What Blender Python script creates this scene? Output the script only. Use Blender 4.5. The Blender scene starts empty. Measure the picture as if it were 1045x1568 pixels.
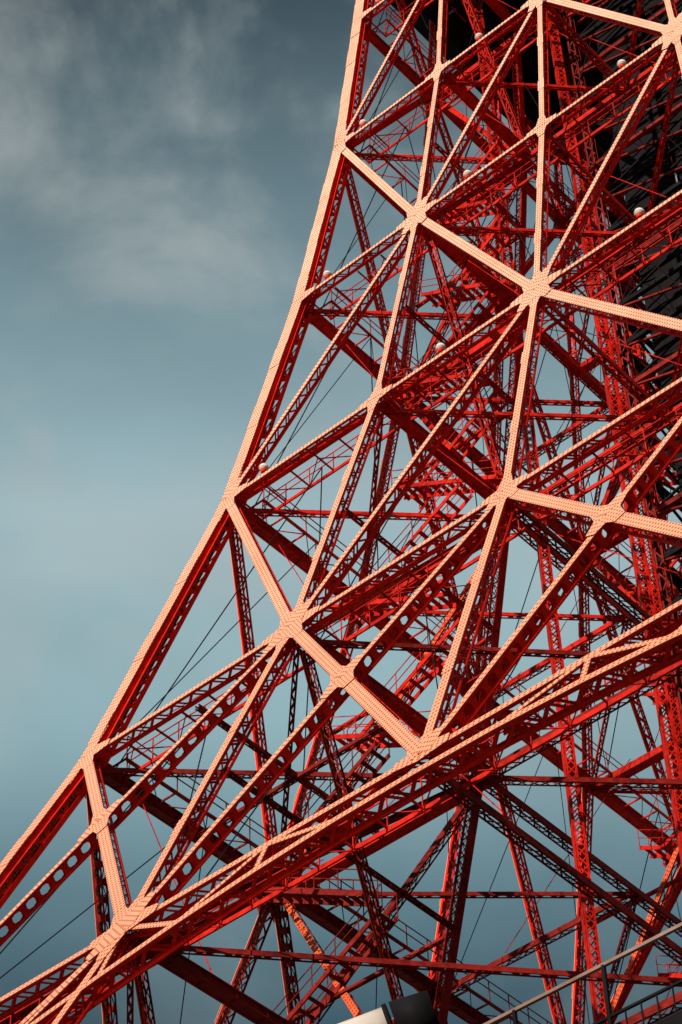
import bpy, math, random, bmesh
import numpy as np
from mathutils import Vector, Matrix
random.seed(7)
V=np.array
def nrm(v):
    v=V(v,float); return v/(math.sqrt(float(v@v))+1e-12)
def cross(a,b): return V([a[1]*b[2]-a[2]*b[1],a[2]*b[0]-a[0]*b[2],a[0]*b[1]-a[1]*b[0]])

# ------------------------------------------------------------ survey data
U=0.7
CAMZ=1.6
T=math.radians(39.91)
PHI=math.radians(14.52)
HB=0.5*U
e1=V([math.cos(T),-math.sin(T),0]); e2=V([math.sin(T),math.cos(T),0])
CTR=V([100*math.sin(PHI),100*math.cos(PHI),0])*U+e2*HB
LV=[-1,0,1,2,3,4,5,6,7,8]
Wl=dict(zip(LV,[U*v for v in (14.95,16.02,17.26,19.36,22.38,27.33,34.84,44.0,54.0,61.0)]))
Zl=dict(zip(LV,[U*v+CAMZ for v in (165.5,150.6,134.82,117.92,99.69,80.28,59.80,38.0,14.0,-2.1)]))
Bl=dict(zip(LV,[.5,.5,.494,.499,.501,.485,.459,.50,.56,.58]))

class MB:
    def __init__(s): s.v=[];s.f=[];s.m=[];s.uv=[]
    def quad(s,a,b,c,d,m,uv=None):
        i=len(s.v); s.v+= [tuple(a),tuple(b),tuple(c),tuple(d)]; s.f.append((i,i+1,i+2,i+3)); s.m.append(m)
        s.uv+= uv if uv else [(0,9)]*4
    def strip(s,P,Q,sd,w,m):
        a=sd*(w/2); s.quad(P-a,Q-a,Q+a,P+a,m)
    def box(s,P,Q,sd,n,w,t,m,ends=True):
        a=sd*(w/2); b=n*(t/2)
        L=math.sqrt(float((Q-P)@(Q-P)))
        c=[P-a-b,P+a-b,P+a+b,P-a+b,Q-a-b,Q+a-b,Q+a+b,Q-a+b]
        i=len(s.v); s.v+=[tuple(x) for x in c]
        h=w/2
        F=[(3,2,6,7),(0,4,5,1),(1,5,6,2),(0,3,7,4)]
        UVs=[[(0,-h),(0,h),(L,h),(L,-h)],[(0,-h),(L,-h),(L,h),(0,h)],[(0,9),(L,9),(L,9),(0,9)],[(0,9),(0,9),(L,9),(L,9)]]
        if ends:
            F+=[(0,1,2,3),(4,7,6,5)]; UVs+=[[(0,9)]*4]*2
        for f,u in zip(F,UVs):
            s.f.append(tuple(i+k for k in f)); s.m.append(m); s.uv+=u
    def prism(s,pts,n,t,m,o,ax,ay):
        k=len(pts); i=len(s.v)
        for p in pts: s.v.append(tuple(p+n*t/2))
        for p in pts: s.v.append(tuple(p-n*t/2))
        s.f.append(tuple(range(i,i+k))); s.m.append(m); s.uv+=[(float(np.dot(p-o,ax))+100,float(np.dot(p-o,ay))) for p in pts]
        for j in range(k):
            l=(j+1)%k
            s.f.append((i+j,i+k+j,i+k+l,i+l)); s.m.append(m); s.uv+=[(0,9)]*4
    def make(s,name,mats,parent=None):
        me=bpy.data.meshes.new(name); me.from_pydata(s.v,[],s.f)
        for m in mats: me.materials.append(m)
        me.polygons.foreach_set('material_index',s.m)
        ul=me.uv_layers.new(name='UVMap'); ul.data.foreach_set('uv',V(s.uv,float).ravel())
        me.update()
        ob=bpy.data.objects.new(name,me); bpy.context.collection.objects.link(ob)
        if parent: ob.parent=parent
        return ob

# ------------------------------------------------------------ materials
def mat(name): 
    m=bpy.data.materials.new(name); m.use_nodes=True
    return m,m.node_tree.nodes,m.node_tree.links,m.node_tree.nodes['Principled BSDF']
def paint(name,col,var,rough,rivets=False,spec=.3,low=None):
    m,N,L,bs=mat(name)
    tc=N.new('ShaderNodeTexCoord')
    nz=N.new('ShaderNodeTexNoise'); nz.inputs['Scale'].default_value=.35; nz.inputs['Detail'].default_value=4
    nz2=N.new('ShaderNodeTexNoise'); nz2.inputs['Scale'].default_value=4; nz2.inputs['Detail'].default_value=4
    L.new(tc.outputs['Object'],nz.inputs['Vector']); L.new(tc.outputs['Object'],nz2.inputs['Vector'])
    ad=N.new('ShaderNodeMath'); ad.operation='ADD'; L.new(nz.outputs['Fac'],ad.inputs[0]); L.new(nz2.outputs['Fac'],ad.inputs[1])
    rp=N.new('ShaderNodeMapRange'); rp.inputs[1].default_value=.75; rp.inputs[2].default_value=1.25
    L.new(ad.outputs[0],rp.inputs[0])
    mx=N.new('ShaderNodeMixRGB'); mx.inputs[1].default_value=(*[c*(1-var*(1+.35*i)) for i,c in enumerate(col)],1); mx.inputs[2].default_value=(*[min(1,c*(1+var)) for c in col],1)
    L.new(rp.outputs[0],mx.inputs[0])
    out=mx.outputs[0]
    if low:   # mixes in the low colour towards the bottom, paler base colour higher up
        sz=N.new('ShaderNodeSeparateXYZ');L.new(tc.outputs['Object'],sz.inputs[0])
        zr=N.new('ShaderNodeMapRange');zr.inputs[1].default_value=36;zr.inputs[2].default_value=88;zr.inputs[3].default_value=.92;zr.inputs[4].default_value=0;L.new(sz.outputs['Z'],zr.inputs[0])
        ml=N.new('ShaderNodeMixRGB');ml.inputs[2].default_value=(*low,1);L.new(zr.outputs[0],ml.inputs[0]);L.new(out,ml.inputs[1]);out=ml.outputs[0]
    if rivets:
        uv=N.new('ShaderNodeUVMap'); sp=N.new('ShaderNodeSeparateXYZ'); L.new(uv.outputs[0],sp.inputs[0])
        def fr(o,k,off=.0):
            a=N.new('ShaderNodeMath');a.operation='MULTIPLY_ADD';a.inputs[1].default_value=1/k;a.inputs[2].default_value=off;L.new(o,a.inputs[0])
            b=N.new('ShaderNodeMath');b.operation='FRACT';L.new(a.outputs[0],b.inputs[0])
            c=N.new('ShaderNodeMath');c.operation='SUBTRACT';c.inputs[1].default_value=.5;L.new(b.outputs[0],c.inputs[0])
            d=N.new('ShaderNodeMath');d.operation='MULTIPLY';d.inputs[1].default_value=k;L.new(c.outputs[0],d.inputs[0])
            return d.outputs[0]
        x=fr(sp.outputs['X'],.19); y=fr(sp.outputs['Y'],.125)
        cb=N.new('ShaderNodeCombineXYZ');L.new(x,cb.inputs[0]);L.new(y,cb.inputs[1])
        ln=N.new('ShaderNodeVectorMath');ln.operation='LENGTH';L.new(cb.outputs[0],ln.inputs[0])
        mr=N.new('ShaderNodeMapRange');mr.inputs[1].default_value=.030;mr.inputs[2].default_value=.046;mr.inputs[3].default_value=1;mr.inputs[4].default_value=0
        L.new(ln.outputs['Value'],mr.inputs[0])
        lt=N.new('ShaderNodeMath');lt.operation='LESS_THAN';lt.inputs[1].default_value=5;L.new(sp.outputs['Y'],lt.inputs[0])
        mu=N.new('ShaderNodeMath');mu.operation='MULTIPLY';L.new(mr.outputs[0],mu.inputs[0]);L.new(lt.outputs[0],mu.inputs[1])
        fa=N.new('ShaderNodeMath');fa.operation='MULTIPLY';fa.inputs[1].default_value=.95;L.new(mu.outputs[0],fa.inputs[0])
        m2=N.new('ShaderNodeMixRGB');L.new(fa.outputs[0],m2.inputs[0]);L.new(out,m2.inputs[1]);m2.inputs[2].default_value=(.13,.008,.005,1)
        out=m2.outputs[0]
    L.new(out,bs.inputs['Base Color'])
    bs.inputs['Roughness'].default_value=rough
    bs.inputs['Specular IOR Level'].default_value=spec
    return m
M_OUT=paint('sunlit_tint_salmon_paint',(.90,.49,.345),.13,.5,True,.3,low=(.84,.27,.14))  # outer plates: strong sunlight put into the base colour as pale salmon
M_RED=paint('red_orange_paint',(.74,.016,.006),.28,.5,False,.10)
M_IN=paint('red_orange_paint_shade_tint',(.48,.013,.006),.45,.55,False,.08)  # same red paint, darkened to carry the interior shade in its colour
M_LOW=paint('deep_shade_tint_red_paint',(.18,.010,.007),.5,.6,False,.10)  # lower steelwork: deep shade painted in as a much darker red
M_ORG=paint('sunlit_tint_orange_paint',(.78,.11,.03),.25,.5,True,.2)  # sun-facing lower members: sunlight painted in as a brighter orange
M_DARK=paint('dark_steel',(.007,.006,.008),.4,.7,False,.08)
M_WHITE=paint('cream_white_enamel',(.75,.66,.6),.1,.35)
M_RAIL=paint('reddish_grey_handrail_paint',(.22,.14,.12),.3,.4)  # top rail only, lighter and redder than the other rails
M_CONC=paint('pale_concrete',(.25,.24,.23),.15,.85)
M_GND=paint('paved_ground',(.20,.18,.165),.3,.9)
M_GLASS=paint('dark_window_glass',(.02,.03,.04),.2,.1,spec=.6)
MATS=[M_OUT,M_RED,M_IN,M_DARK,M_WHITE,M_LOW,M_ORG,M_GLASS]
OUT,RED,INN,DRK,WHT,LOW,ORG,GLS=range(8)

FLAT=False
def member(B,P,Q,n,w,d,mo=OUT,mw=RED,web='zig',panel=None,inner=True,off=0.,t=.022,trim=0.,solid=None,bar=.17,edge=.2):
    P=V(P,float);Q=V(Q,float)
    u=nrm(Q-P); P=P+u*trim; Q=Q-u*trim
    n=nrm(n-u*np.dot(n,u)); s=cross(u,n)
    P=P-n*off;Q=Q-n*off
    L=math.sqrt(float((Q-P)@(Q-P)))
    if L<.3: return
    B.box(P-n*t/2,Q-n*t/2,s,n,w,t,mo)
    def lattice(Po,Qo,ax,nn,width,kind,m):
        if kind=='plate':
            B.strip(Po,Qo,ax,width,m)
            for sg in (-1,1):
                o=ax*sg*(width/2-.03); B.box(Po+o,Qo+o,ax,nn,.06,.05,m,False)
            k=max(1,int(L/1.3))
            for i in range(1,k):
                c=Po+u*(L*i/k); B.box(c-ax*width*.46,c+ax*width*.46,u,nn,.05,.07,m,False)
            return
        ew=max(.045,width*edge)
        for sg in (-1,1):
            o=ax*sg*(width/2-ew/2)
            if FLAT: B.strip(Po+o,Qo+o,ax,ew,m)
            else: B.box(Po+o,Qo+o,ax,nn,ew,t,m,False)
        pl=panel or max(.42,width*1.0)
        k=max(1,int(round(L/pl))); st=L/k
        hw=width/2-ew*.6
        bw=max(.05,width*bar)
        for i in range(k):
            a=Po+u*(i*st);b=Po+u*((i+1)*st)
            if kind=='zig':
                sg=1 if i%2 else -1
                p=a+ax*sg*hw;q=b-ax*sg*hw
                B.strip(p,q,nrm(cross(q-p,nn)),bw,m)
            elif kind=='x':
                for sg in (1,-1):
                    p=a+ax*sg*hw+nn*.006*sg;q=b-ax*sg*hw+nn*.006*sg
                    B.strip(p,q,nrm(cross(q-p,nn)),bw*.75,m)
            elif kind=='oval':
                H=width/2-ew*.8; cx=(a+b)/2; hx=st/2
                outer=[(-hx,-H),(0,-H),(hx,-H),(hx,0),(hx,H),(0,H),(-hx,H),(-hx,0)]
                rx,ry=hx*.66,H*.85
                hole=[(-rx*.75,-ry*.8),(0,-ry),(rx*.75,-ry*.8),(rx,0),(rx*.75,ry*.8),(0,ry),(-rx*.75,ry*.8),(-rx,0)]
                for j in range(8):
                    l=(j+1)%8
                    B.quad(cx+u*outer[j][0]+ax*outer[j][1],cx+u*outer[l][0]+ax*outer[l][1],cx+u*hole[l][0]+ax*hole[l][1],cx+u*hole[j][0]+ax*hole[j][1],m)
    for sg in (-1,1):
        c=s*sg*(w/2-t)-n*(t+d/2)
        if solid==sg:
            B.box(P+s*sg*(w/2-t/2)-n*(t+d/2+.002),Q+s*sg*(w/2-t/2)-n*(t+d/2+.002),n,s*sg,d,t,mo)
        else:
            lattice(P+c,Q+c,n,s,d,web,mw)
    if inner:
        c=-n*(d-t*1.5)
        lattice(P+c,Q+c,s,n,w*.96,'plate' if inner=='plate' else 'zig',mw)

def thin(B,P,Q,w,m,up=(0,0,1)):
    P=V(P,float);Q=V(Q,float);u=nrm(Q-P);a=V(up,float)
    if abs(np.dot(u,a))>.95:a=V([1.,0,0])
    s=nrm(cross(u,a));n=cross(s,u)
    B.box(P,Q,s,n,w,w,m,False)

def rot(p,f):
    x,y,z=p
    for _ in range(f): x,y=-y,x
    return V([x,y,z],float)
def lat(k): return (Wl[k]-Wl[k+1])/(Zl[k]-Zl[k+1])
def fp(f,c,k): return rot((c*Wl[k],-(Wl[k]+HB),Zl[k]),f)
def fn(f,m): return nrm(rot((0,-1,-m),f))
def fnk(f,k):
    ms=[]
    if k-1>=-1: ms.append(lat(k-1))
    if k+1<=8: ms.append(lat(k))
    return fn(f,sum(ms)/len(ms))

root=bpy.data.objects.new('lattice_tower',None); bpy.context.collection.objects.link(root)
root.location=(CTR[0],CTR[1],0); root.rotation_euler=(0,0,-T)

def cols(k):
    b=Bl[k]; return [-1,-b,0,b,1]
def braces(k):
    A_=[(0,1),(2,1),(2,3),(4,3)]; B_=[(1,0),(1,2),(3,2),(3,4)]
    if k in(-1,1,3): return A_
    if k in(0,2): return B_
    if k==4: return A_+B_
    return [(0,1),(1,0),(3,4),(4,3)]
WCH={-1:.24,0:.24,1:.25,2:.27,3:.30,4:.34}
SC={-1:.85,0:.85,1:.88,2:.92,3:1.,4:1.08,5:1.15,6:1.2,7:1.2,8:1.2}
FACES=['near_face','right_face','far_face','left_face']
for f in range(4):
    B=MB(); FLAT=f in(1,2)
    for k in range(-1,8):
        m=lat(k); n=fn(f,m)
        ck=cols(k);cn=cols(k+1)
        up=k<5
        sc=SC[k]
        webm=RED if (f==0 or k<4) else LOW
        for i in range(4):
            if i==2 and not up: continue
            P=fp(f,ck[i],k);Q=fp(f,cn[i],k+1)
            if i==0:
                u=nrm(Q-P);nn=nrm(n-u*np.dot(n,u));s=cross(u,nn)
                want=rot((-1,0,0),f)
                sg=1 if np.dot(s,want)>0 else -1
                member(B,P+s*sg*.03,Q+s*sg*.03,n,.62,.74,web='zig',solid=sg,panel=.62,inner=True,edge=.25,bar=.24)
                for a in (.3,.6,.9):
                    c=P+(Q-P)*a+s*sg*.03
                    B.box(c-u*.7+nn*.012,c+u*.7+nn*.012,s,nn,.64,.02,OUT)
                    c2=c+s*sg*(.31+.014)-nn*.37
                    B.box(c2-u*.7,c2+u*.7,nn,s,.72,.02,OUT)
                # service conduit clipped along the corner column
                pc=-s*sg*.34-nn*.25
                thin(B,P+pc,Q+pc,.05,webm)
                continue
            member(B,P,Q,n,WCH.get(k,.36),.46*sc,web='zig',mw=webm)
            u=nrm(Q-P);nn=nrm(n-u*np.dot(n,u));s=cross(u,nn)
            for a in (.36,.70):
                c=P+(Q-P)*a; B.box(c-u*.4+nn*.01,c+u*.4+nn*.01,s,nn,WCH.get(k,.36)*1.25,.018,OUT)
        for (iu,il) in braces(k):
            a=fp(f,ck[iu],k);d=fp(f,cn[il],k+1)
            if il>iu:
                member(B,a,d,n,.41*sc,.40*sc,web='zig',off=.012,trim=.4,mw=webm,inner='plate' if f==3 else True)
            else:
                member(B,a,d,n,.25*sc,.46*sc,web='oval' if k>=4 else 'zig',off=.02,trim=.4,panel=.62 if k>=4 else None,edge=.2 if k<4 else .14,mw=webm)
        if k>=4:
            for i in range(4):
                if not up and i in (1,2): continue
                a,b=fp(f,ck[i],k),fp(f,ck[i+1],k);c,d=fp(f,cn[i],k+1),fp(f,cn[i+1],k+1)
                r=d-a;t_=c-b;A=np.stack([r,-t_],1);sol=np.linalg.lstsq(A,b-a,rcond=None)[0]
                X=a+r*sol[0]
                for j,q in enumerate((a,b,c,d)):
                    uu=nrm(q-X);ss=cross(uu,n);l=.95
                    w0=.46
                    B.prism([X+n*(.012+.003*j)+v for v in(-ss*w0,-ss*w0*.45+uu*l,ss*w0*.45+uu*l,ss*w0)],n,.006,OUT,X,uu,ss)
    for k in range(-1,8):
        n=fnk(f,k); c=cols(k)
        for i in range(4):
            if k>5 and i in (1,2): continue
            P=fp(f,c[i],k);Q=fp(f,c[i+1],k)
            if f==3: member(B,P,Q,n,.40*SC[k],.5*SC[k],web='plate',off=.006,inner='plate',mw=LOW if k>=4 else INN)
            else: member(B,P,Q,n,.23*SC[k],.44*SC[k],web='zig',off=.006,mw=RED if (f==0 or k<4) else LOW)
    if f in(0,3):
        for k in range(0,7):
            n=fnk(f,k);c=cols(k)
            for i in range(5):
                if k==6 and i==2: continue
                o0=fp(f,c[i],k)
                nb=[]
                if i>0 and not(k>5 and i in(2,3)): nb.append((k,i-1))
                if i<4 and not(k>5 and i in(1,2)): nb.append((k,i+1))
                nb.append((k-1,i)); 
                if not(k>=5 and i==2): nb.append((k+1,i))
                nb+=[(k-1,a) for a,b in braces(k-1) if b==i and not(k-1>=5 and 2 in(a,b))]
                nb+=[(k+1,b) for a,b in braces(k) if a==i and not(k>=5 and 2 in(a,b))]
                big=len(nb)>=7
                for j,(kk,ii) in enumerate(nb):
                    q=fp(f,cols(kk)[ii],kk)
                    uu=q-o0;uu=nrm(uu-n*np.dot(uu,n));ss=cross(uu,n)
                    l=(1.2 if big else .85)*SC[k]
                    w0=(.50 if big else .36)*SC[k]
                    w1=.17*SC[k]
                    if i in(0,4): l=1.1*SC[k];w0=.42*SC[k]
                    if i in(0,4) and ii==i: w0=.33;w1=.32;l=1.5
                    o=o0+n*(.03+.004*j)
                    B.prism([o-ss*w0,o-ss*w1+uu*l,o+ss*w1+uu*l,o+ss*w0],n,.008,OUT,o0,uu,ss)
    # arch below level 5
    m=lat(5);n=fn(f,m)
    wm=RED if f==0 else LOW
    def ap(c):
        dz=(.7+9.*c*c)*U+.35
        z=Zl[5]-dz; W=Wl[5]-m*dz
        return rot((c*Wl[5],-(W+HB),z),f)
    cs=[-1,-.85,-.72,-.59,-.459,-.345,-.23,-.115,0,.115,.23,.345,.459,.59,.72,.85,1]
    for a,b in zip(cs[:-1],cs[1:]):
        member(B,ap(a),ap(b),n,.28,.62,web='zig',off=.003,mw=wm)
    for j,a in enumerate(cs):
        top=fp(f,a,5)
        if abs(a)>.2 and j%2==0: member(B,top,ap(a),n,.2,.3,web='zig',off=.014,mw=wm)
        if j<len(cs)-1:
            b=cs[j+1]
            if j%2==0: P,Q=fp(f,a,5),ap(b)
            else: P,Q=ap(a),fp(f,b,5)
            if max(abs(a),abs(b))>.2: member(B,P,Q,n,.2,.3,web='zig',off=.017,mw=wm)
    for k in range(0,6):
        z=Zl[k];y0=-(Wl[k]+HB)+.6;y1=y0+.95
        X0,X1=-Wl[k]+.5,Wl[k]-.5
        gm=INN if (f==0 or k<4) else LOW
        q=lambda x,y,zz: rot((x,y,zz),f)
        B.box(q(X0,y1,z-.3),q(X1,y1,z-.3),rot((0,1,0),f),V([0,0,1.]),.06,.16,gm)
        nst=int((X1-X0)/1.25)
        for j in range(nst+1):
            x=X0+(X1-X0)*j/nst
            B.box(q(x,y0-.2,z-.25),q(x,y1,z-.25),rot((1,0,0),f),V([0,0,1.]),.05,.08,gm,False)
            if j<nst: 
                a,b=(y0,y1) if j%2 else (y1,y0)
                thin(B,q(x,a,z-.33),q(x+(X1-X0)/nst,b,z-.33),.035,gm)
            thin(B,q(x,y1,z-.3),q(x,y1,z+.8),.035,gm)
        for hz in(.4,.8): thin(B,q(X0,y1,z+hz),q(X1,y1,z+hz),.035,gm)
    B.make(FACES[f],MATS,root)

# ------------------------------------------------------------ interior
FLAT=True
B=MB()
def ip_(cx,cy,k): return V([cx*Wl[k],cy*Wl[k],Zl[k]-.35])
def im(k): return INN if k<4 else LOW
for sx in(-1,1):
    for sy in(-1,1):
        for k in range(-1,8):
            b=Bl[k];bn=Bl[k+1]
            P=ip_(sx*b,sy*b,k);Q=ip_(sx*bn,sy*bn,k+1)
            org=ORG if k>=3 else INN
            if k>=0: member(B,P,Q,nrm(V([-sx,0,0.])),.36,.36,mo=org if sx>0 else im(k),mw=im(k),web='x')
            pairs=[((sx*b,sy*1),(sx*b,sy*b),(sx*bn,sy*1),(sx*bn,sy*bn),V([-1.,0,0.])),
                   ((sx*1,sy*b),(sx*b,sy*b),(sx*1,sy*bn),(sx*bn,sy*bn),V([0,-1.,0.]))]
            for p0,p1,q0,q1,nv in pairs:
                a,bb,c,d=ip_(*p0,k),ip_(*p1,k),ip_(*q0,k+1),ip_(*q1,k+1)
                if k>=0:
                    if k%2==0 or k>=4: member(B,a,d,nv,.26,.32,mo=org,mw=im(k),trim=.4)
                    if k%2==1 or k>=4: member(B,bb,c,nv,.26,.32,mo=org if k%2 else im(k),mw=im(k),trim=.4,off=.03)
                member(B,c,d,nv,.36,.46,mo=im(k),mw=im(k),web='plate',inner='plate')
def hb(p,q,k,w=.3,d=.4,web='zig',dz=0.):
    P=ip_(*p,k)-V([0,0,dz]);Q=ip_(*q,k)-V([0,0,dz])
    u=nrm(Q-P);n=nrm(cross(u,V([0,0,1.])))
    member(B,P+n*w/2,Q+n*w/2,n,w,d,mo=im(k),mw=im(k),web=web)
for k in range(1,8):
    b=Bl[k]
    for sx in(-1,1):
        for sy in(-1,1):
            hb((sx,sy),(sx*b,sy*b),k,.2,.24,'zig',.1)
            if 1<=k<=5:
                hb((sx*b,sy),(0,sy*b),k,.18,.2,'zig',.12)
                hb((sx,sy*b),(sx*b,0),k,.18,.2,'zig',.12)
                if k>=3: hb((sx*b,sy),(sx,sy*b),k,.16,.18,'zig',.2)
                if k>=4:
                    hb((sx*.73,sy),(sx*.73,sy*b),k,.16,.2,'zig',.16)
                    hb((sx,sy*.73),(sx*b,sy*.73),k,.16,.2,'zig',.19)
                    hb((sx*b,sy*b),(0,0),k,.22,.3,'zig',.1)
    if 1<=k<=5:
        for s in(-1,1):
            hb((-b,s*b),(b,s*b),k,.3,.42,'zig'); hb((s*b,-b),(s*b,b),k,.3,.42,'zig',.03)
            hb((0,s),(0,s*b),k,.26,.34); hb((s,0),(s*b,0),k,.26,.34)
for k in range(1,7):
    a=.5
    z=Zl[k]*(1-a)+Zl[k+1]*a; W=Wl[k]*(1-a)+Wl[k+1]*a; b=Bl[k]*(1-a)+Bl[k+1]*a
    for sx in(-1,1):
        for sy in(-1,1):
            p=[V([sx*W,sy*W*b,z]),V([sx*W*b,sy*W*b,z]),V([sx*W*b,sy*W,z])]
            for P,Q in((p[0],p[1]),(p[1],p[2])):
                u=nrm(Q-P); member(B,P,Q,cross(u,V([0,0,1.])),.12,.18,mo=im(k),mw=im(k),panel=.4)
B.make('leg_and_floor_bracing',MATS,root)

# ------------------------------------------------------------ tie rods
B=MB()
for k in range(-1,6):
    for f in range(4):
        cs=cols(k);cn=cols(k+1)
        for i in range(4):
            if k>=5 and i in(1,2):continue
            inw=rot((0,1.3,0),f)
            m1=fp(f,(cs[i]+cs[i+1])/2,k)+inw
            thin(B,m1,fp(f,cn[i],k+1)+inw,.035,DRK)
            thin(B,m1,fp(f,cn[i+1],k+1)+inw,.035,DRK)
            thin(B,fp(f,cs[i],k)+inw*2,fp(f,cn[i+1],k+1)+inw*3,.03,INN)
B.make('tie_rods',MATS,root)

# ------------------------------------------------------------ stairs and masts
B=MB()
def stair(P,Q,wd,sm,width=.8):
    P=V(P,float);Q=V(Q,float);u=nrm(Q-P)
    for s in(-1,1):
        o=wd*s*width/2
        B.box(P+o,Q+o,nrm(cross(u,wd)),wd,.2,.04,sm)
        for hz in(.55,1.0): thin(B,P+o+V([0,0,hz]),Q+o+V([0,0,hz]),.03,sm)
        k=int(np.linalg.norm(Q-P)/1.2)
        for i in range(k+1):
            p=P+(Q-P)*i/k+o; thin(B,p,p+V([0,0,1.0]),.03,sm)
    k=int(abs(Q[2]-P[2])/.25)
    for i in range(k):
        p=P+(Q-P)*(i+.5)/k
        B.strip(p-wd*width/2,p+wd*width/2,nrm(V([u[0],u[1],0])),.2,sm)
for sx,sy in((-1,-1),(1,-1),(-1,1)):
    for k in range(1,7):
        z0,z1=Zl[k+1],Zl[k]; nfl=4
        W=Wl[k+1]*.5+Wl[k]*.5
        cx=sx*W*.66; cy=sy*W*.6; ln=min(3.2,W*.18)
        for j in range(nfl):
            za=z0+(z1-z0)*j/nfl; zb=z0+(z1-z0)*(j+1)/nfl
            d=1 if j%2 else -1
            y=cy+(.5 if j%2 else -.5)
            stair((cx-d*ln,y,za),(cx+d*ln,y,zb),V([0,1.,0]),INN if k<4 else LOW)
for (mx,my,ww) in((-7.6,-6.4,.42),(-4.6,-4.2,.42),(-6.2,-.6,.36)):
    member(B,V([mx,my,2.]),V([mx,my,Zl[-1]]),V([-.7,-.7,0]),ww,ww,mo=INN,mw=INN,web='x')
B.make('stairs_and_masts',MATS,root)

# ------------------------------------------------------------ central shaft
B=MB()
hs=3.8; top=U*160+CAMZ
for sx in(-1,1):
    for sy in(-1,1):
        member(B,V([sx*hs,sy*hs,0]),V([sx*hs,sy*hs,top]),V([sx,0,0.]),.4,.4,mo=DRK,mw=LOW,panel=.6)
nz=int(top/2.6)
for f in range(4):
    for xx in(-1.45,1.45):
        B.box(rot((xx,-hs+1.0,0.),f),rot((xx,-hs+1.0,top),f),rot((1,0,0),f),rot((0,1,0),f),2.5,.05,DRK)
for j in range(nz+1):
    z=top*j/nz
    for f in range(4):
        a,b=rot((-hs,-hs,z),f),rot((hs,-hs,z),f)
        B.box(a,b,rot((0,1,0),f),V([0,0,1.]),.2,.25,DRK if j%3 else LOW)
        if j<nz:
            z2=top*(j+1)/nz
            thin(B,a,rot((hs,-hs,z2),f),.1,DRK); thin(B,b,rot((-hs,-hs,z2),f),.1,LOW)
B.make('elevator_shaft',MATS,root)

# ------------------------------------------------------------ observation deck
B=MB()
zb=U*157.5+CAMZ
def ring(h,ch): return [V([-h+ch,-h,0]),V([h-ch,-h,0]),V([h,-h+ch,0]),V([h,h-ch,0]),V([h-ch,h,0]),V([-h+ch,h,0]),V([-h,h-ch,0]),V([-h,-h+ch,0])]
def slab(z0,z1,h,ch,m,h2=None,ch2=None):
    r0=ring(h,ch);r1=ring(h2 or h,ch2 or ch)
    a=[p+V([0,0,z0]) for p in r0];b=[p+V([0,0,z1]) for p in r1]
    i=len(B.v);B.v+=[tuple(p) for p in a+b]
    B.f.append(tuple(range(i+7,i-1,-1)));B.m.append(m);B.uv+=[(0,9)]*8
    B.f.append(tuple(range(i+8,i+16)));B.m.append(m);B.uv+=[(0,9)]*8
    for j in range(8):
        l=(j+1)%8;B.f.append((i+j,i+l,i+8+l,i+8+j));B.m.append(m);B.uv+=[(0,9)]*4
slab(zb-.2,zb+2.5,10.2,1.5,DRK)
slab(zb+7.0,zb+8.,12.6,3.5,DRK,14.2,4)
slab(zb+8.004,zb+10.6,14.0,4,GLS); slab(zb+10.604,zb+11.6,14.3,4,WHT)
slab(zb+11.604,zb+14.4,14.0,4,GLS); slab(zb+14.404,zb+15.6,14.4,4,WHT)
for j in range(-7,8):
    x=j*1.3
    B.box(V([x,-9.6,zb-.5]),V([x,9.6,zb-.5]),V([1.,0,0]),V([0,0,1.]),.14,.5,DRK)
    B.box(V([-9.6,x,zb-.45]),V([9.6,x,zb-.45]),V([0,1.,0]),V([0,0,1.]),.12,.35,DRK)
for j in range(-7,8):
    x=j*1.35
    for sg in(-1,1):
        for z0,z1 in((8.0,10.6),(11.6,14.4)):
            thin(B,V([x,sg*14.03,zb+z0]),V([x,sg*14.03,zb+z1]),.16,WHT);thin(B,V([sg*14.03,x,zb+z0]),V([sg*14.03,x,zb+z1]),.16,WHT)
rd=random.Random(9)
for j in range(110):
    x,y=rd.uniform(-9,9),rd.uniform(-9,9);l=rd.uniform(1,5)
    q=V([l,0,0]) if rd.random()<.5 else V([0,l,0])
    z=zb-1-rd.random()*4
    thin(B,V([x,y,z]),V([x,y,z])+q,rd.uniform(.06,.22),DRK if rd.random()<.7 else LOW)
    if j%3==0: thin(B,V([x,y,z]),V([x,y,zb]),.06,DRK)
B.make('observation_deck',MATS,root)
B=MB()
z0=zb+15.7;z1=250.;w0=6.5;w1=2.6
N_=14
for j in range(N_):
    a=j/N_;b=(j+1)/N_;za=z0+(z1-z0)*a;zc=z0+(z1-z0)*b;wa=w0+(w1-w0)*a;wb=w0+(w1-w0)*b
    for f in range(4):
        P,Q,R,S=rot((-wa,-wa,za),f),rot((wa,-wa,za),f),rot((-wb,-wb,zc),f),rot((wb,-wb,zc),f)
        thin(B,P,R,.6,RED);thin(B,P,S,.3,RED);thin(B,Q,R,.3,RED);thin(B,P,Q,.35,RED)
thin(B,V([0,0,250.]),V([0,0,333.]),1.2,WHT)
B.make('upper_mast',MATS,root)

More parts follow.
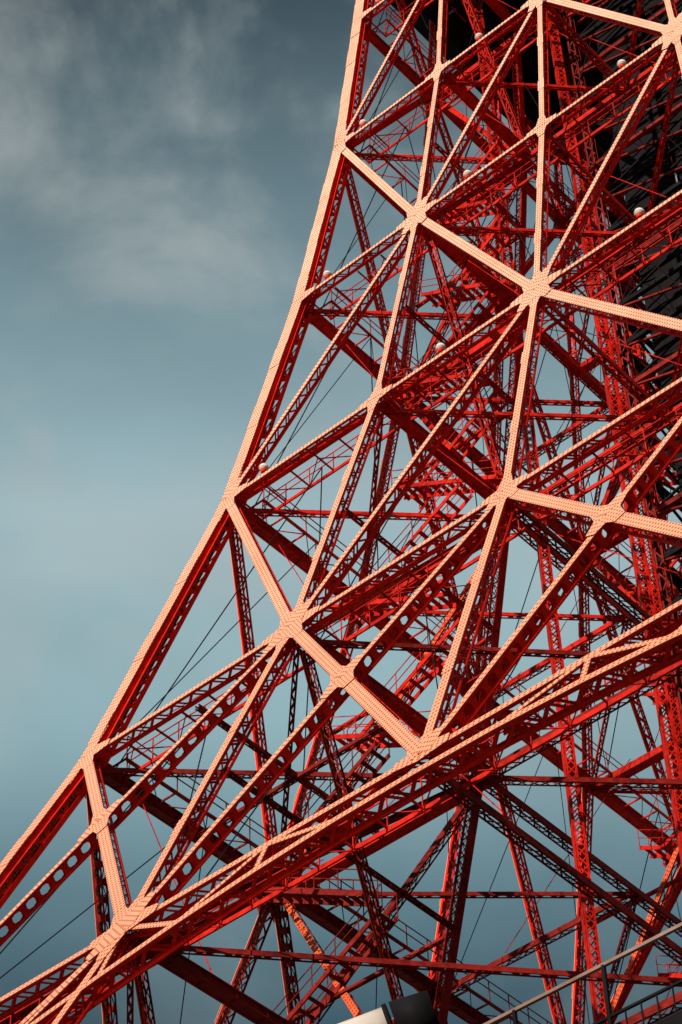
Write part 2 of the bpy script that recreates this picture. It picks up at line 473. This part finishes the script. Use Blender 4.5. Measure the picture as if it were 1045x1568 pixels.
# ------------------------------------------------------------ floodlights
def world(p):
    x,y,z=p
    return V([CTR[0],CTR[1],0])+e1*x+e2*y+V([0,0,z])
def cyl(bm,r1,r2,d,mt,mi,seg=32):
    r=bmesh.ops.create_cone(bm,cap_ends=True,segments=seg,radius1=r1,radius2=r2,depth=d,matrix=mt)
    for v in r['verts']:
        for fc in v.link_faces: fc.material_index=mi; fc.smooth=len(fc.verts)==4
def floodlight(loc,rz):
    bm=bmesh.new()
    r=bmesh.ops.create_uvsphere(bm,u_segments=20,v_segments=12,radius=.20)
    for v in r['verts']:
        if v.co.z<0: v.co.z*=.75
        for fc in v.link_faces: fc.smooth=True
    cyl(bm,.205,.205,.03,Matrix.Translation((0,0,-.02)),0,20)
    cyl(bm,.09,.12,.12,Matrix.Translation((0,0,-.19)),1,12)
    cyl(bm,.035,.035,.5,Matrix.Translation((0,0,-.42)),1,8)
    me=bpy.data.meshes.new('floodlight');bm.to_mesh(me);bm.free();me.materials.append(M_WHITE);me.materials.append(M_RED)
    o=bpy.data.objects.new('floodlight',me);bpy.context.collection.objects.link(o);o.location=loc;o.rotation_euler=(.12,.1,rz)
for k in range(0,4):
    for c in(-.885,-.3,.3,.885):
        floodlight(world((c*Wl[k],-(Wl[k]+HB)+.2,Zl[k]+.64)),0)

# ------------------------------------------------------------ roof building with railing
P0=V([1.23,22.1,0])
bl=bpy.data.objects.new('foot_building',None);bpy.context.collection.objects.link(bl)
bl.location=tuple(P0);bl.rotation_euler=(0,0,-T)
B=MB()
RZ=15.5
Y=V([0,1.,0]);Zv=V([0,0,1.])
def bx(x0,x1,y0,y1,z0_,z1_,m):
    B.box(V([x0,(y0+y1)/2,(z0_+z1_)/2]),V([x1,(y0+y1)/2,(z0_+z1_)/2]),Y,Zv,y1-y0,z1_-z0_,m)
bx(-39,8,.25,15,0,RZ-.3,0)
bx(-39.2,8.2,.0,15.2,RZ-.29,RZ,2)
for fl in range(4):
    zz=1.2+fl*3.6
    bx(-38.6,7.6,.16,.245,zz,zz+1.9,1)
    for j in range(24): bx(-38.6+j*2,-38.5+j*2,.10,.155,zz-.02,zz+1.92,0)
B.make('walls_and_windows',[M_CONC,M_GLASS,M_DARK],bl)
B=MB()
for x in np.arange(-38,8,1.2):
    thin(B,V([x+.08,.12,RZ]),V([x+.08,.12,16.6]),.04,0)
    for j in range(1,6): thin(B,V([x+.08+j*.2,.12,RZ+.08]),V([x+.08+j*.2,.12,15.95]),.014,0)
for hz,w,mm_ in((16.6,.04,1),(15.95,.03,0),(15.6,.03,0)):
    thin(B,V([-38.5,.12,hz]),V([8,.12,hz]),w,mm_)
B.make('roof_railing',[M_DARK,M_RAIL],bl)

bm=bmesh.new()
R=Matrix.Rotation(math.radians(90),4,'Y')
cyl(bm,.30,.30,1.5,Matrix.Translation((-.75,0,0))@R,0)
cyl(bm,.33,.33,.06,Matrix.Translation((-.02,0,0))@R,1)
cyl(bm,.33,.30,.5,Matrix.Translation((.3,0,0))@R,1)
cyl(bm,.06,.06,3.0,Matrix.Translation((-.6,0,-1.8)),1)
me=bpy.data.meshes.new('roof_searchlight');bm.to_mesh(me);bm.free();me.materials.append(M_WHITE);me.materials.append(M_DARK)
o=bpy.data.objects.new('roof_searchlight',me);bpy.context.collection.objects.link(o);o.location=(.42,25.1,18.60);o.rotation_euler=(0,math.radians(-14),math.radians(-12))

me=bpy.data.meshes.new('ground');me.from_pydata([(-3000,-3000,0),(3000,-3000,0),(3000,3000,0),(-3000,3000,0)],[],[(0,1,2,3)]);me.materials.append(M_GND)
o=bpy.data.objects.new('ground',me);bpy.context.collection.objects.link(o)

# ------------------------------------------------------------ light
sd=nrm([-.54,-.74,.37])
sun=bpy.data.lights.new('sun','SUN');sun.energy=5.0;sun.angle=math.radians(.5);sun.color=(1,.90,.77)
so=bpy.data.objects.new('sun',sun);bpy.context.collection.objects.link(so)
so.rotation_euler=Vector(sd).to_track_quat('Z','Y').to_euler();so.location=(-50,-50,80)
w=bpy.data.worlds.new('World');bpy.context.scene.world=w;w.use_nodes=True
N=w.node_tree.nodes;L=w.node_tree.links;bg=N['Background']
sky=N.new('ShaderNodeTexSky');sky.sky_type='NISHITA';sky.sun_disc=False
sky.sun_elevation=math.asin(sd[2]);sky.sun_rotation=math.atan2(sd[0],sd[1]);sky.air_density=1.2;sky.dust_density=3
tc=N.new('ShaderNodeTexCoord');sp=N.new('ShaderNodeSeparateXYZ');L.new(tc.outputs['Generated'],sp.inputs[0])
cr=N.new('ShaderNodeValToRGB');L.new(sp.outputs['Z'],cr.inputs[0])
el=cr.color_ramp.elements
def srgb(r,g,b):
    f=lambda c:(c/255/12.92 if c/255<.04045 else ((c/255+.055)/1.055)**2.4)
    return (f(r),f(g),f(b),1)
el[0].position=.45;el[0].color=srgb(36,56,68)
el[1].position=.95;el[1].color=srgb(34,46,54)
for p,c in((.56,(58,86,97)),(.61,(102,135,145)),(.66,(150,182,189)),(.72,(162,191,198)),(.78,(126,154,163)),(.85,(62,80,89))):
    e=el.new(p);e.color=srgb(*c)
def noise(sc,det,dist,scale=(1,1,1),loc=(0,0,0)):
    mp=N.new('ShaderNodeMapping');mp.inputs['Scale'].default_value=scale;mp.inputs['Location'].default_value=loc;L.new(tc.outputs['Generated'],mp.inputs[0])
    n=N.new('ShaderNodeTexNoise');n.inputs['Scale'].default_value=sc;n.inputs['Detail'].default_value=det;n.inputs['Distortion'].default_value=dist;n.inputs['Roughness'].default_value=.52;L.new(mp.outputs[0],n.inputs['Vector']);return n
n1=noise(9,6,.2,(1,1,1.4),(.3,.1,.2))
r1=N.new('ShaderNodeMapRange');r1.interpolation_type='SMOOTHSTEP';r1.inputs[1].default_value=.40;r1.inputs[2].default_value=.70;L.new(n1.outputs['Fac'],r1.inputs[0])
zr=N.new('ShaderNodeMapRange');zr.inputs[1].default_value=.62;zr.inputs[2].default_value=.80;zr.inputs[3].default_value=.15;zr.inputs[4].default_value=.85;L.new(sp.outputs['Z'],zr.inputs[0])
mm=N.new('ShaderNodeMath');mm.operation='MULTIPLY';L.new(r1.outputs[0],mm.inputs[0]);L.new(zr.outputs[0],mm.inputs[1])
mx=N.new('ShaderNodeMixRGB');L.new(mm.outputs[0],mx.inputs[0]);L.new(cr.outputs[0],mx.inputs[1]);mx.inputs[2].default_value=srgb(180,189,189)
n2=noise(4,5,.3,(1,1,1.3),(1.7,.4,.9))
r2=N.new('ShaderNodeMapRange');r2.inputs[1].default_value=.35;r2.inputs[2].default_value=.65;r2.inputs[3].default_value=.84;r2.inputs[4].default_value=1.08;L.new(n2.outputs['Fac'],r2.inputs[0])
dk=N.new('ShaderNodeMixRGB');dk.blend_type='MULTIPLY';dk.inputs[0].default_value=1;L.new(mx.outputs[0],dk.inputs[1]);L.new(r2.outputs[0],dk.inputs[2])
sc=N.new('ShaderNodeMixRGB');sc.blend_type='MULTIPLY';sc.inputs[0].default_value=1;L.new(dk.outputs[0],sc.inputs[1]);sc.inputs[2].default_value=(10,10,10,1)
fx=N.new('ShaderNodeMixRGB');fx.inputs[0].default_value=.94;L.new(sky.outputs[0],fx.inputs[1]);L.new(sc.outputs[0],fx.inputs[2])
L.new(fx.outputs[0],bg.inputs['Color']);bg.inputs['Strength'].default_value=.1

# ------------------------------------------------------------ camera
pitch=math.radians(46.27);roll=math.radians(2.08)
r0=V([1.,0,0]);u0=V([0,-math.sin(pitch),math.cos(pitch)]);fw=V([0,math.cos(pitch),math.sin(pitch)])
r=r0*math.cos(roll)-u0*math.sin(roll);u=r0*math.sin(roll)+u0*math.cos(roll)
Mx=Matrix(((r[0],u[0],-fw[0],0),(r[1],u[1],-fw[1],0),(r[2],u[2],-fw[2],CAMZ),(0,0,0,1)))
cam=bpy.data.cameras.new('camera');co=bpy.data.objects.new('camera',cam);bpy.context.collection.objects.link(co)
co.matrix_world=Mx;cam.sensor_fit='VERTICAL';cam.sensor_height=36;cam.sensor_width=24;cam.lens=3684.78/1568*36;cam.clip_end=9000;cam.clip_start=.1
bpy.context.scene.camera=co
vs=bpy.context.scene.view_settings;vs.view_transform='Standard';vs.look='None';vs.exposure=0;vs.gamma=1
